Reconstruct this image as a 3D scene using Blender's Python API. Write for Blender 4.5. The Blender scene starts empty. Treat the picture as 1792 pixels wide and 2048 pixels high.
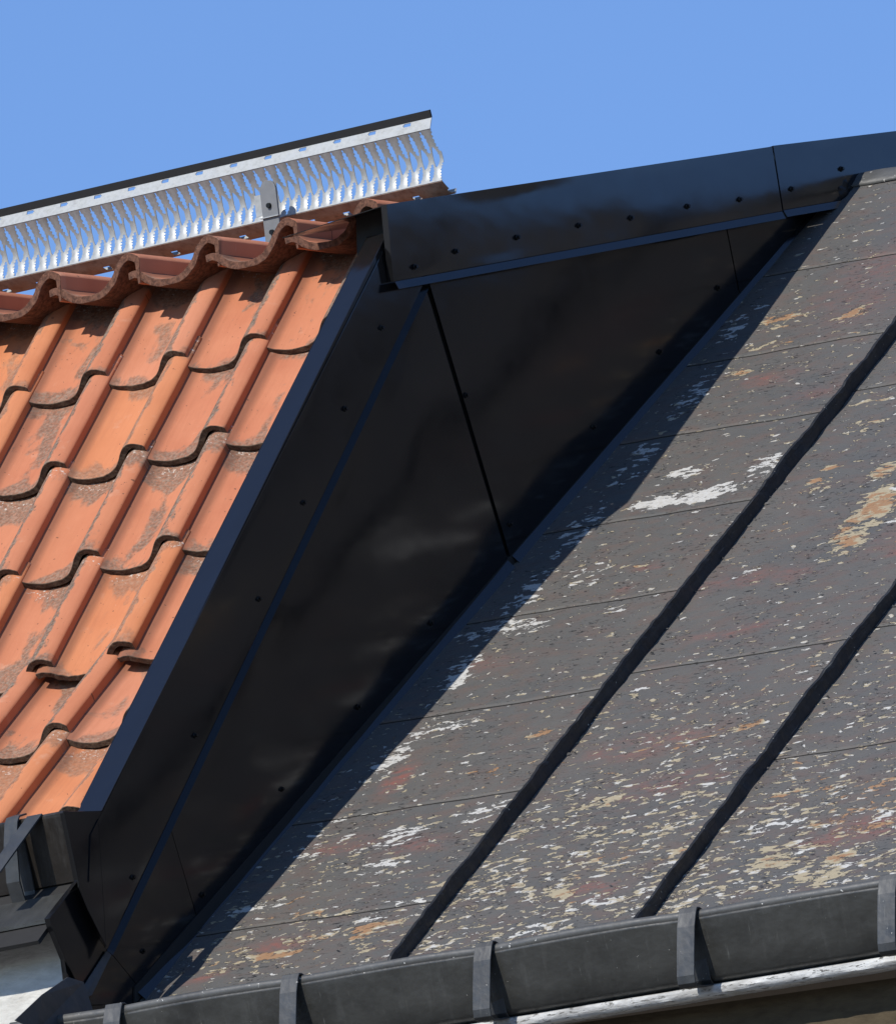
import bpy, bmesh, math, random
from mathutils import Vector, Matrix, noise
R = math.radians
sc = bpy.context.scene
# ------------------------------------------------------------------ camera
TH, PH, D, SCL = R(15), R(32.5), 34.4, 843.0       # pitch up, heading, distance, picture units per metre
F0 = SCL*D
RV = Vector((math.cos(PH), math.sin(PH), 0)); HV = Vector((-math.sin(PH), math.cos(PH), 0))
FV = HV*math.cos(TH)+Vector((0, 0, math.sin(TH))); UV_ = -HV*math.sin(TH)+Vector((0, 0, math.cos(TH)))
def ray(x, y): return FV*F0+RV*(x-896)+UV_*(1024-y)
ANCH = Vector((0, 0, 10.39))
CAM = ANCH-ray(1025, 1130)/F0*D
cd = bpy.data.cameras.new("camera"); cam = bpy.data.objects.new("camera", cd); sc.collection.objects.link(cam)
cam.location = CAM; cam.rotation_euler = (math.pi/2+TH, 0, PH)
cd.sensor_width = 36; cd.sensor_fit = 'HORIZONTAL'; cd.lens = F0/1792*36; cd.clip_start = 1; cd.clip_end = 3000
sc.camera = cam
# ------------------------------------------------------------------ sky, sun, exposure
SUN = Vector((0.1715, 0.803, -0.571)).normalized()
w = bpy.data.worlds.new("World"); sc.world = w; w.use_nodes = True
nt = w.node_tree; bg = nt.nodes['Background']
sky = nt.nodes.new('ShaderNodeTexSky'); sky.sky_type = 'NISHITA'; sky.sun_disc = False
sky.sun_elevation = math.asin(-SUN.z); sky.sun_rotation = math.atan2(-SUN.x, -SUN.y)
sky.air_density = 1.0; sky.dust_density = 0.0; sky.ozone_density = 4.0; sky.altitude = 1500
tint = nt.nodes.new('ShaderNodeMix'); tint.data_type = 'RGBA'; tint.blend_type = 'MULTIPLY'; tint.inputs[0].default_value = 1
tint.inputs[7].default_value = (1.0, 1.10, 1.28, 1)         # the deep blue of a very clear day, the same all over the sky
nt.links.new(sky.outputs[0], tint.inputs[6]); nt.links.new(tint.outputs[2], bg.inputs[0]); bg.inputs[1].default_value = 0.137
sl = bpy.data.lights.new("sun", 'SUN'); sl.energy = 4.8; sl.angle = R(0.5); sl.color = (1, .95, .87)
so = bpy.data.objects.new("sun", sl); sc.collection.objects.link(so); so.location = (0, -20, 40)
so.rotation_euler = SUN.to_track_quat('-Z', 'Y').to_euler()
sc.view_settings.view_transform = 'Standard'; sc.view_settings.look = 'None'
sc.view_settings.exposure = 0.0; sc.view_settings.gamma = 1; sc.view_settings.use_curve_mapping = False

# ------------------------------------------------------------------ planes of the place
# Every surface lies in a few real planes; at() finds the point of such a plane on a sight line.
def at(x, y, n, p0):
    d = ray(x, y); return CAM+d*((p0-CAM).dot(n)/d.dot(n))
PR = R(42)                                            # pitch of the metal roof
NR = Vector((0, -math.sin(PR), math.cos(PR))); VR = Vector((0, math.cos(PR), math.sin(PR)))
def roof(x, y, h=0): return at(x, y, NR, ANCH+NR*h)
def rp(x, s, h=0): return ANCH+Vector((x, 0, 0))+VR*s+NR*h  # roof coordinates to world
def rc(p): q = p-ANCH; return q.x, q.dot(VR)
NP = Vector((1, -.0378, 0)).normalized(); YP = Vector((.0378, 1, 0)).normalized(); ZZ = Vector((0, 0, 1))
def cheek(x, y, o=0): return at(x, y, NP, ANCH+NP*o)
EV = cheek(205, 1620, .033)
DT = R(6.5)
XT = Vector((math.cos(DT), -math.sin(DT), 0)); YT = Vector((math.sin(DT), math.cos(DT), 0))
def frame(p): V = YT*math.cos(p)+ZZ*math.sin(p); return V, XT.cross(V)
VT, NT = frame(R(55)); VL, NL = frame(R(47)); VU, NU = frame(R(10))

# ------------------------------------------------------------------ scene helpers
COL = sc.collection
def tag(o, label=None, cat=None, group=None, kind=None):
    if label: o['label'] = label
    if cat: o['category'] = cat
    if group: o['group'] = group
    if kind: o['kind'] = kind
    return o
def empty(name, loc): 
    o = bpy.data.objects.new(name, None); COL.objects.link(o); o.location = loc; return o
def obj(name, verts, faces, m, parent=None, uvs=None, smooth=False, cols=None):
    me = bpy.data.meshes.new(name); me.from_pydata([tuple(v) for v in verts], [], faces); me.update()
    if uvs:
        l = me.uv_layers.new(name='UVMap')
        for lp in me.loops: l.data[lp.index].uv = uvs[lp.vertex_index]
    if cols:
        a = me.color_attributes.new(name='dens', type='FLOAT_COLOR', domain='POINT')
        for i, c in enumerate(cols): a.data[i].color = (*c, 1)
    if m: me.materials.append(m)
    if smooth: me.polygons.foreach_set('use_smooth', [True]*len(me.polygons))
    o = bpy.data.objects.new(name, me); COL.objects.link(o)
    if parent: par(o, parent)
    return o
def par(o, p):
    o.parent = p; bpy.context.view_layer.update() if False else None
    mp = world_of(p); o.matrix_parent_inverse = mp.inverted()
def world_of(o):
    m = Matrix.LocRotScale(o.location, o.rotation_euler, o.scale)
    return (world_of(o.parent) @ o.matrix_parent_inverse @ m) if o.parent else m
class MB:
    def __init__(s): s.v = []; s.f = []; s.u = []
    def add(s, vs, fs, us=None):
        b = len(s.v); s.v += [Vector(v) for v in vs]; s.f += [tuple(i+b for i in f) for f in fs]
        s.u += us if us else [(v[0]+v[1]*.7, v[2]+v[1]*.3) for v in vs]
    def plate(s, pts, n, t, bev=0):                  # solid polygon: pts on the outer face, thickness t inwards along -n
        k = len(pts); vs = [Vector(p) for p in pts]+[Vector(p)-n*t for p in pts]
        fs = [tuple(range(k)), tuple(range(2*k-1, k-1, -1))]+[(i, i+k, (i+1) % k+k, (i+1) % k) for i in range(k)]
        s.add(vs, fs)
    def box(s, c, ax, ay, az, hx, hy, hz):
        vs = [c+ax*(hx*i)+ay*(hy*j)+az*(hz*k) for k in (-1, 1) for j in (-1, 1) for i in (-1, 1)]
        s.add(vs, [(0, 2, 3, 1), (4, 5, 7, 6), (0, 1, 5, 4), (2, 6, 7, 3), (0, 4, 6, 2), (1, 3, 7, 5)])
    def grid(s, fn, nu, nv):
        vs = []; us = []
        for j in range(nv+1):
            for i in range(nu+1):
                p, uv = fn(i/nu, j/nv); vs.append(p); us.append(uv)
        s.add(vs, [(j*(nu+1)+i, j*(nu+1)+i+1, (j+1)*(nu+1)+i+1, (j+1)*(nu+1)+i) for j in range(nv) for i in range(nu)], us)
    def out(s, name, m, parent=None, smooth=False, thick=0, off=-1, bevel=0):
        o = obj(name, s.v, s.f, m, parent, s.u, smooth)
        if thick:
            md = o.modifiers.new('solid', 'SOLIDIFY'); md.thickness = thick; md.offset = off
            if smooth: es = o.modifiers.new('split', 'EDGE_SPLIT'); es.split_angle = R(40)
        if bevel:
            md = o.modifiers.new('bevel', 'BEVEL'); md.width = bevel; md.segments = 2; md.limit_method = 'ANGLE'
        return o
def nz(x, y, z=0, s=1): return noise.noise(Vector((x*s, y*s, z)))

# ------------------------------------------------------------------ materials
class M:
    def __init__(s, name, rough=.5, spec=.5, metal=0):
        s.m = bpy.data.materials.new(name); s.m.use_nodes = True; s.t = s.m.node_tree
        s.b = s.t.nodes['Principled BSDF']; s.set('Roughness', rough); s.set('Specular IOR Level', spec); s.set('Metallic', metal)
        s._tc = None
    def set(s, k, v):
        if hasattr(v, 'links') or isinstance(v, bpy.types.NodeSocket): s.t.links.new(v, s.b.inputs[k])
        else: s.b.inputs[k].default_value = v
    def n(s, typ, **kw):
        nd = s.t.nodes.new('ShaderNode'+typ)
        for k, v in kw.items():
            if k.startswith('_'): setattr(nd, k[1:], v)
            else:
                key = int(k[1:]) if k[0] == 'i' and k[1:].isdigit() else k.replace('__', ' ')
                if isinstance(v, bpy.types.NodeSocket): s.t.links.new(v, nd.inputs[key])
                else: nd.inputs[key].default_value = v
        return nd
    def uv(s): return s.n('TexCoord').outputs['UV']
    def oc(s): return s.n('TexCoord').outputs['Object']
    def map(s, vec, sc=(1, 1, 1), loc=(0, 0, 0), rot=(0, 0, 0)):
        return s.n('Mapping', Vector=vec, Scale=sc, Location=loc, Rotation=rot).outputs[0]
    def noise(s, vec, scale, det=5, rough=.6, dist=0):
        return s.n('TexNoise', Vector=vec, Scale=scale, Detail=det, Roughness=rough, Distortion=dist).outputs['Fac']
    def ramp(s, f, a, b, lo=0., hi=1.):
        nd = s.n('MapRange', i0=f, i1=a, i2=b, i3=lo, i4=hi); return nd.outputs[0]
    def math(s, op, a, b=0.):
        nd = s.n('Math', _operation=op, i0=a, i1=b); return nd.outputs[0]
    def mix(s, f, a, b):
        nd = s.t.nodes.new('ShaderNodeMix'); nd.data_type = 'RGBA'
        for k, v in ((0, f), (6, a), (7, b)):
            if isinstance(v, bpy.types.NodeSocket): s.t.links.new(v, nd.inputs[k])
            else: nd.inputs[k].default_value = (*v, 1) if isinstance(v, tuple) and len(v) == 3 else v
        return nd.outputs[2]
    def bump(s, h, st=.5, dist=.01, nrm=None):
        nd = s.n('Bump', Height=h, Strength=st, Distance=dist)
        if nrm is not None: s.t.links.new(nrm, nd.inputs['Normal'])
        return nd.outputs[0]

def m_black(name='black_painted_sheet', spec=.36):                                        # new, smooth, black painted sheet
    m = M(name, .12, spec); v = m.uv()
    m.set('Base Color', m.mix(m.noise(v, 60, 3), (.0060, .0062, .0070), (.009, .0088, .0092)))
    m.set('Roughness', m.ramp(m.noise(v, 9, 4), .3, .7, .10, .19))
    m.set('Normal', m.bump(m.noise(m.map(v, (1, 2.2, 1)), 3.2, 2, .4), .35, .006, m.bump(m.noise(v, 300, 2), .03, .001)))
    return m.m
def m_oldblack(name='weathered_black_paint', c0=(.036, .037, .038), c1=(.055, .056, .056), fleck=.735, white=(.55, .53, .48), rough=.42):
    m = M(name, rough, .5); v = m.uv()
    a = m.noise(v, 7, 6); c = m.mix(m.ramp(a, .3, .7), c0, c1)
    c = m.mix(m.ramp(m.noise(m.map(v, (22, 3, 1)), 2, 4), .55, .8, 0, .35), c, (.09, .09, .085))
    c = m.mix(m.ramp(m.noise(m.map(v, (1, .5, 1)), 5, 7, .7, .5), .5, .68, 0, .55), c, tuple(x*.42 for x in c0))
    c = m.mix(m.math('MULTIPLY', m.ramp(m.noise(m.map(v, (60, 4, 1)), 1.5, 3), .64, .72), m.ramp(m.noise(v, 4, 3), .45, .6)), c, (.12, .12, .11))
    c = m.mix(m.ramp(m.noise(m.map(v, (1, 6, 1), rot=(0, 0, .3)), 38, 5, .7), .70, .74, 0, .7), c, (.20, .195, .18))
    f = m.ramp(m.noise(m.map(v, (1, 1.6, 1)), 85, 5, .55, .4), fleck, fleck+.01)
    f = m.math('MULTIPLY', f, m.ramp(m.noise(v, 11, 2), .42, .5))
    c = m.mix(f, c, white); m.set('Base Color', c)
    m.set('Roughness', m.ramp(m.noise(v, 30, 4), .3, .7, rough-.08, rough+.15))
    m.set('Normal', m.bump(m.noise(v, 140, 4), .15, .002, m.bump(m.noise(v, 9, 3), .55, .008)))
    return m.m
def m_roof():                                         # old grey roof paint, flaking down to white, cream and tan layers
    m = M('flaking_grey_roof_paint', .55, .22); v = m.uv()
    d = m.n('Attribute', _attribute_name='dens'); sep = m.n('SeparateColor', Color=d.outputs['Color'])
    Rd = sep.outputs[2]
    jag = m.ramp(m.noise(m.map(v, (1, 2.2, 1), rot=(0, 0, R(-14))), 13, 6, .7, .6), .36, .60, .25, 1.12)
    jag = m.math('MULTIPLY', jag, m.ramp(m.noise(m.map(v, (1, 1.5, 1)), 5.5, 4, .6), .36, .56, .45, 1.15))
    W, T = m.math('MULTIPLY', sep.outputs[0], jag), m.math('MULTIPLY', sep.outputs[1], jag)
    st = m.map(v, (1, 2.0, 1), rot=(0, 0, R(-12)))
    big = m.noise(v, 2.3, 5); med = m.noise(st, 11, 6, .6)
    c = m.mix(m.ramp(big, .35, .65), (.092, .092, .089), (.112, .104, .093))
    c = m.mix(m.ramp(med, .46, .66, 0, .75), c, (.125, .092, .078))
    c = m.mix(m.ramp(m.noise(st, 130, 3), .35, .75, 0, .35), c, (.075, .075, .075))
    red = m.math('MULTIPLY', m.ramp(m.noise(st, 8, 5, .65, .6), .36, .66), Rd)
    c = m.mix(m.math('MINIMUM', m.math('MULTIPLY', red, m.ramp(m.noise(st, 34, 5, .7), .38, .62, .25, 1.15)), .85), c, (.25, .085, .065))
    # chips: two sizes of ragged, sideways stretched flakes
    nb = m.noise(st, 15, 9, .68, .7); ns = m.noise(m.map(v, (1, 2.0, 1), (3, 1, 0), (0, 0, R(-16))), 31, 7, .60, .45)
    eb = m.math('SUBTRACT', m.math('ADD', nb, m.math('MULTIPLY', m.math('MAXIMUM', W, T), .20)), .690)
    es = m.math('SUBTRACT', m.math('ADD', ns, m.math('MULTIPLY', m.math('MAXIMUM', W, m.math('MULTIPLY', T, .95)), .20)), .652)
    e = m.math('MAXIMUM', eb, es)
    chip = m.ramp(e, 0., .006)
    tone = m.math('ADD', m.noise(st, 19, 4), m.math('MULTIPLY', m.math('SUBTRACT', T, W), .30))
    cc = m.mix(m.ramp(tone, .42, .52), (.49, .485, .46), (.34, .29, .195))
    cc = m.mix(m.ramp(m.math('ADD', tone, m.math('MULTIPLY', m.math('SUBTRACT', big, .5), 1.2)), .66, .76), cc, (.28, .155, .080))
    cc = m.mix(m.ramp(m.noise(v, 90, 5), .35, .75, 0, .4), cc, (.25, .21, .15))
    c = m.mix(chip, c, cc)
    # open cracks, small curled pieces, chip-edge shadow painted as dark rims
    k = m.noise(m.map(v, (1, 2.6, 1), (1, 7, 0), (0, 0, R(-12))), 52, 5, .6, .8)
    kk = m.math('MULTIPLY', m.ramp(k, .60, .63), m.ramp(m.noise(v, 6, 5, .7), .47, .56))
    rim = m.math('MULTIPLY', m.ramp(e, -.026, -.012), m.math('SUBTRACT', 1., chip))
    rim = m.math('MULTIPLY', rim, m.ramp(m.noise(v, 70, 2), .45, .55))
    dk = m.math('MAXIMUM', kk, m.math('MULTIPLY', rim, .9))
    c = m.mix(m.math('MULTIPLY', dk, .85), c, (.016, .016, .017)); m.set('Base Color', c)
    m.set('Roughness', m.ramp(m.noise(v, 20, 4), .3, .7, .42, .62))
    h = m.math('SUBTRACT', m.ramp(e, -.02, .006, 1., 0.), m.math('MULTIPLY', kk, .8))
    m.set('Normal', m.bump(h, .8, .0016, m.bump(m.noise(st, 60, 7, .7), .45, .004, m.bump(m.noise(v, 7, 3), .4, .008))))
    return m.m
def m_tile(name, base, base2, dirt=1.0):
    m = M(name, .8, .25); t = m.n('TexCoord'); oi = m.n('ObjectInfo')
    rnd = oi.outputs['Random']
    off = m.n('CombineXYZ', X=m.math('MULTIPLY', rnd, 37.), Y=m.math('MULTIPLY', rnd, 91.), Z=m.math('MULTIPLY', rnd, 13.)).outputs[0]
    va = m.n('VectorMath', _operation='ADD', i0=t.outputs['UV'], i1=off).outputs[0]
    u = m.n('SeparateXYZ', Vector=t.outputs['UV']); X, Y = u.outputs[0], u.outputs[1]
    c = m.mix(m.ramp(m.noise(va, 6, 4), .3, .7), base, base2)
    c = m.mix(m.ramp(m.noise(m.map(va, (40, 3, 1)), 3, 3), .45, .75, 0, .3), c, (.34, .12, .06))
    c = m.mix(m.math('MULTIPLY', rnd, .35), c, (.50, .19, .085))
    c = m.mix(m.ramp(m.noise(va, 14, 4), .62, .75, 0, .35), c, (.55, .36, .25))
    # dirt and lichen: on the rising flank of the roll, and loose patches in the pan
    band = m.math('MULTIPLY', m.ramp(X, -.105, -.078), m.ramp(X, -.030, -.052))
    n1 = m.noise(m.map(va, (1, .35, 1)), 42, 8, .7, .4)
    f1 = m.ramp(m.math('ADD', n1, m.math('MULTIPLY', band, .30)), .64, .71)
    n2 = m.noise(m.map(va, (1, .55, 1)), 9, 7, .58, .5)
    pan = m.math('MULTIPLY', m.ramp(X, -.25, -.17), m.ramp(X, -.06, -.1))
    foot = m.ramp(Y, .06, .0, 0, .15)
    head = m.ramp(Y, .28, .35, 0, .16)
    f2 = m.ramp(m.math('ADD', m.math('ADD', n2, m.math('MULTIPLY', pan, .13)), m.math('ADD', foot, head)), .635, .70)
    f = m.math('MULTIPLY', m.math('MAXIMUM', f1, m.math('MULTIPLY', f2, .8)), dirt)
    f = m.math('MULTIPLY', f, m.ramp(m.noise(va, 150, 4, .7), .25, .6, .35, .95))
    gc = m.mix(m.ramp(m.noise(va, 110, 4), .4, .65), (.062, .058, .044), (.19, .185, .145))
    c = m.mix(f, c, gc)
    sp = m.ramp(m.noise(va, 95, 2, .4), .735, .75); c = m.mix(m.math('MULTIPLY', sp, .8), c, (.09, .045, .03))
    wl = m.ramp(m.math('ADD', m.noise(va, 120, 4, .7), m.ramp(Y, .335, .365, 0, .14)), .73, .76); c = m.mix(m.math('MULTIPLY', wl, .8), c, (.58, .52, .45))
    c = m.mix(m.ramp(X, -.222, -.238, 0, .55), c, (.10, .05, .035))   # grime, with the shade beside the neighbour's roll painted in
    m.set('Base Color', c)
    m.set('Normal', m.bump(m.math('ADD', m.noise(va, 260, 4, .7), m.math('MULTIPLY', f, 1.2)), .35, .0015, m.bump(m.noise(m.map(va, (30, 4, 1)), 4, 3), .2, .002)))
    return m.m
def m_edge(name='shade_dark_tile_edge', a=(.040, .026, .020), b=(.13, .095, .065)):  # default browns darkened to carry the shade on down-facing edges
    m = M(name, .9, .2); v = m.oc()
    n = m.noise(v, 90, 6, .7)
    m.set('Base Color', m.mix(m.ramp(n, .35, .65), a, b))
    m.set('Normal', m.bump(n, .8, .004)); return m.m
def m_galv():
    m = M('galvanised_steel', .5, .4, .25); v = m.uv()
    n = m.noise(v, 28, 6, .65)
    vo = m.n('TexVoronoi', Vector=v, Scale=90.).outputs['Distance']
    c = m.mix(m.ramp(n, .35, .7), (.40, .41, .40), (.28, .29, .28)); c = m.mix(m.ramp(vo, .1, .7, 0, .3), c, (.50, .51, .50))
    c = m.mix(m.ramp(m.noise(v, 12, 7, .7), .56, .72, 0, .7), c, (.20, .175, .15))
    m.set('Base Color', c); m.set('Roughness', m.ramp(n, .3, .7, .36, .6)); m.set('Normal', m.bump(n, .2, .001)); return m.m
def m_bounce():  # galvanised steel, its brown put in for the tiles' orange reflection
    m = M('tile_reflection_brown_steel', .6, .4, .25); v = m.uv()
    n = m.noise(m.map(v, (1, 2, 1)), 14, 7, .65)
    c = m.mix(m.ramp(n, .35, .65), (.26, .15, .10), (.36, .29, .24)); c = m.mix(m.ramp(m.noise(v, 60, 5), .5, .7, 0, .6), c, (.12, .07, .05))
    m.set('Base Color', c); return m.m
def m_plaster(name, a, b, bs=.5):
    m = M(name, .9, .15); v = m.uv(); n = m.noise(m.map(v, (1, 2.5, 1)), 16, 7, .65, .4)
    m.set('Base Color', m.mix(m.ramp(n, .4, .7), a, b))
    m.set('Normal', m.bump(m.noise(v, 130, 5), .3, .003, m.bump(m.noise(m.map(v, (1, 3, 1)), 9, 4, .6, .6), bs, .012))); return m.m
def m_plain(name, c, rough=.8, metal=0):
    m = M(name, rough, .3, metal); v = m.oc(); m.set('Base Color', m.mix(m.noise(v, 40, 4), tuple(x*.8 for x in c), tuple(min(1, x*1.2) for x in c))); return m.m
BLACK = m_black(); GLOSS = m_black('fresh_gloss_black_sheet', .85); CAPM = m_black('cap_black_sheet', .62); OLD = m_oldblack(); OLDG = m_oldblack('weathered_dark_grey_paint', (.028, .028, .025), (.042, .042, .038), .73, rough=.38)
LIP = m_oldblack('chipped_grey_rim_paint', (.062, .062, .060), (.085, .085, .08), .68, (.7, .69, .64))
STRAP = m_oldblack('grey_painted_strap', (.026, .028, .030), (.044, .047, .049), .70)
BROWNBLK = m_oldblack('brown_black_old_paint', (.010, .008, .006), (.018, .014, .010), .78)
ROOFM = m_roof(); SEAM = m_oldblack('shade_dark_seam_paint', (.008, .009, .010), (.017, .017, .018), .70, (.4, .37, .30), .5)  # seam colour darkened to carry the shade of the upright sides
TILE = [m_tile('terracotta', (.49, .190, .100), (.42, .145, .075)), m_tile('terracotta_pale', (.52, .215, .125), (.44, .165, .09), .9), m_tile('terracotta_orange', (.54, .21, .095), (.47, .165, .07), .75)]
EDGE = m_edge(); EDGE2 = m_edge('red_brown_tile_edge', (.055, .028, .02), (.20, .095, .06)); GALV = m_galv(); BOUNCE = m_bounce()
WHITE = m_plaster('white_painted_render', (.56, .55, .51), (.42, .405, .37)); 
def m_corn():
    m = M('peeling_white_cornice', .6, .3); v = m.uv(); st = m.map(v, (1, 4, 1))
    c = m.mix(m.ramp(m.noise(st, 9, 7, .7), .4, .62), (.60, .60, .58), (.33, .325, .31))
    c = m.mix(m.ramp(m.noise(st, 30, 7, .7, .4), .56, .60), c, (.12, .115, .105))
    m.set('Base Color', c); m.set('Normal', m.bump(m.noise(st, 40, 6, .7), .7, .003)); return m.m
CORN = m_corn()
BROWN = m_plaster('brown_render', (.075, .058, .036), (.05, .038, .024)); DARK = m_plain('felt_and_shade_dark', (.02, .019, .018)); WOOD = m_plain('tarred_board', (.05, .04, .03))  # felt tone also serves as painted shade in sheet folds and cap void
SCREW = m_plain('black_screw', (.006, .006, .006), .35); GROUND = m_plaster('street_paving', (.22, .21, .19), (.17, .165, .155))

# ------------------------------------------------------------------ ground
g = MB(); g.grid(lambda a, b: (Vector(((a-.5)*1600, (b-.5)*1600, 0)), ((a-.5)*1600, (b-.5)*1600)), 8, 8)
tag(g.out('ground', GROUND), kind='structure')

# ------------------------------------------------------------------ metal roof
metal = tag(empty('metal_roof', rp(1.2, -1.95)), 'old sheet metal roof with flaking grey paint and shade-darkened standing seams, right side', 'roof')
XS = [.646, 1.286, 1.958, 2.6]                         # the standing seams
SR = 1.745*.82/math.cos(PR)                           # ridge, measured up the slope
SE = -1.90*.82/math.cos(PR)                           # eave
def E_(px, py, rx, ry, ch, st=1.0):                   # a worn area: centre and size on the roof plane
    x, s = rc(roof(px, py)); return (x, s, rx/SCL/.85, ry/SCL/.70, ch, st)
SPOTS = [E_(*a) for a in [
 (1350, 1000, 95, 20, 0, 1.15), (1430, 985, 45, 22, 0, 1.1), (1530, 930, 26, 42, 0, 1.05), (1372, 946, 42, 16, 0, 1.), (1550, 872, 32, 10, 0, .8), (1290, 1012, 40, 9, 0, 1.1),
 (1500, 740, 46, 17, 1, 1.2), (1374, 820, 20, 16, 1, 1.0), (1560, 640, 62, 24, 1, .95), (1545, 690, 48, 11, 1, .9), (1705, 627, 27, 20, 1, 1.25), (1640, 705, 30, 8, 1, .7), (1710, 520, 30, 10, 1, .6),
 (1720, 1050, 44, 85, 1, 1.05), (1638, 968, 28, 22, 1, 1.), (1660, 934, 34, 12, 1, .9), (1747, 802, 30, 14, 1, .9), (1728, 853, 42, 24, 1, .75), (1770, 940, 30, 22, 1, 1.05), (1760, 1000, 40, 40, 1, .9), (1790, 978, 22, 10, 0, 1.2), (1790, 1040, 20, 8, 0, 1.2),
 (1000, 1262, 90, 26, 0, .85), (1060, 1200, 30, 16, 0, .7), (1180, 1150, 50, 40, 0, .45), (905, 1365, 30, 20, 0, .9), (900, 1450, 62, 22, 0, .85), (770, 1530, 22, 12, 0, .9), (1080, 1465, 30, 16, 1, .95), (1190, 1435, 50, 16, 1, .6),
 (800, 1672, 42, 34, 0, 1.05), (965, 1622, 55, 9, 0, .9), (945, 1640, 26, 10, 0, .95), (700, 1670, 18, 8, 0, .9), (735, 1745, 70, 24, 0, .55), (790, 1805, 60, 14, 0, .6), (505, 1822, 56, 7, 0, .95), (700, 1632, 50, 8, 0, .6),
 (720, 1866, 26, 18, 1, 1.1), (560, 1895, 90, 20, 1, .75), (470, 1935, 90, 20, 1, .75), (680, 1860, 90, 10, 1, .6), (1128, 1788, 36, 12, 1, 1.15), (1215, 1600, 80, 22, 1, .6), (1100, 1820, 150, 18, 0, .55),
 (1320, 1620, 220, 60, 1, .42), (1250, 1700, 240, 70, 1, .45), (1500, 1480, 150, 70, 1, .38), (1650, 1700, 160, 90, 1, .48), (1700, 1560, 120, 60, 0, .45), (1740, 1450, 80, 60, 0, .42), (1560, 1640, 110, 40, 0, .42), (1640, 1750, 50, 14, 1, .85), (1710, 1730, 26, 14, 0, .9), (1560, 1790, 60, 10, 0, .6),
 (1380, 1340, 120, 50, 0, .3), (1640, 1240, 80, 30, 0, .35), (880, 1760, 100, 60, 1, .4), (1000, 1540, 60, 20, 1, .5), (1220, 1220, 30, 8, 0, .8),
 (1050, 1190, 30, 70, 0, .85), (1160, 1060, 30, 70, 0, .85), (1270, 930, 30, 70, 0, .85), (1390, 790, 28, 70, 0, .8), (1480, 650, 28, 70, 0, .8), (920, 1350, 30, 70, 0, .8), (780, 1520, 30, 70, 0, .8), (620, 1700, 28, 70, 0, .75), (1580, 520, 16, 40, 0, .5),
 (800, 1552, 22, 42, 2, 1.1), (1172, 1416, 14, 10, 2, 1.3), (1500, 1160, 110, 22, 2, .5), (1300, 1490, 120, 34, 2, .5), (1190, 1780, 50, 22, 2, .9), (1710, 1660, 90, 34, 2, .75), (980, 1330, 70, 20, 2, .4), (690, 1690, 70, 26, 2, .5), (840, 1690, 60, 22, 2, .5), (1740, 570, 90, 120, 2, .35), (1530, 760, 60, 24, 2, .5), (1330, 1570, 110, 30, 2, .5), (1480, 1260, 80, 16, 2, .5), (560, 1890, 60, 22, 2, .7), (775, 1850, 22, 8, 2, 1.), (400, 1960, 40, 12, 2, .8), (1780, 1080, 40, 40, 2, .4), (1690, 1790, 80, 16, 2, .6), (1640, 780, 60, 16, 2, .4)]]
random.seed(21)
for i in range(95):                                   # small clusters of flaking towards the eave
    SPOTS.append((random.uniform(.15, 2.3), SE+abs(random.gauss(0, .55)), random.uniform(.02, .09), random.uniform(.008, .03), random.choice((0, 1, 1)), random.uniform(.5, 1.0)))
for i in range(30):
    SPOTS.append((random.uniform(.1, 2.2), random.uniform(-1.2, SR), random.uniform(.015, .05), random.uniform(.006, .015), random.choice((0, 1, 1, 2)), random.uniform(.5, .95)))
SPOTS = [(a, b, c, d, e, f*1.08 if f >= .85 and e < 2 else f) for (a, b, c, d, e, f) in SPOTS]
def dens(x, s):
    c = [0, 0, 0]
    for (a, b, rx, ry, ch, st) in SPOTS:
        dx, dy = (x-a)/rx, (s-b)/ry; q = dx*dx+dy*dy
        if q < 6: c[ch] += st*math.exp(-q*q*.55)
    low = max(0, min(1, (-s-.4)/1.3)); b = .30*low*(x > .6)+.20*low+.15
    c[0] = max(c[0], b*.9); c[1] = max(c[1], b); return c
def roof_z(x, s): return .0035*nz(x, s, 3.1, 3.0)+.0016*nz(x, s, 7.7, 11)
def sheet(x0, x1, s0, s1, lift):
    nu = max(2, int((x1-x0)/.018)); nv = max(2, int((s1-s0)/.018)); vs = []; us = []; cs = []
    for j in range(nv+1):
        for i in range(nu+1):
            x = x0+(x1-x0)*i/nu; s = s0+(s1-s0)*j/nv
            dr = .004*(nz(x, s0, 2, 4)*(1-j/nv)+nz(x, s1, 2, 4)*(j/nv))
            h = roof_z(x, s)+lift
            vs.append(rp(x, s+dr, h)); us.append((x, s)); cs.append(dens(x, s))
    k = nu+1; fs = [(j*k+i, j*k+i+1, (j+1)*k+i+1, (j+1)*k+i) for j in range(nv) for i in range(nu)]
    # folded lower edge of the sheet: a real step down onto the sheet below
    b = len(vs)
    for i in range(nu+1): vs.append(vs[i]-NR*.007+VR*.001); us.append((us[i][0], us[i][1]-.006)); cs.append((0, 0, 0))
    fs += [(i, b+i, b+i+1, i+1) for i in range(nu)]
    o = obj('roof_sheet', vs, fs, ROOFM, metal, us, True, cs); o.data.materials.append(DARK)
    for f in o.data.polygons[len(fs)-nu:]: f.material_index = 1  # fold faces coloured dark for the joint's shade and dirt
    return o
def cuts(l): return [v*.82/math.cos(PR) for v in l]
cols = [(-.30, XS[0], cuts([-1.57, -1.113, -.69, -.262, .13, .528, .885, 1.3])), (XS[0], XS[1], cuts([-.635, .606])), (XS[1], XS[2], cuts([-1.15, -.60, .35, 1.2])), (XS[2], XS[3], cuts([-.635, .606]))]
for (x0, x1, cc) in cols:
    b = [SE]+cc+[SR]
    for i in range(len(b)-1): sheet(x0+.002, x1-.002, b[i]+.0028, b[i+1]-.0028, 0)
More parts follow.
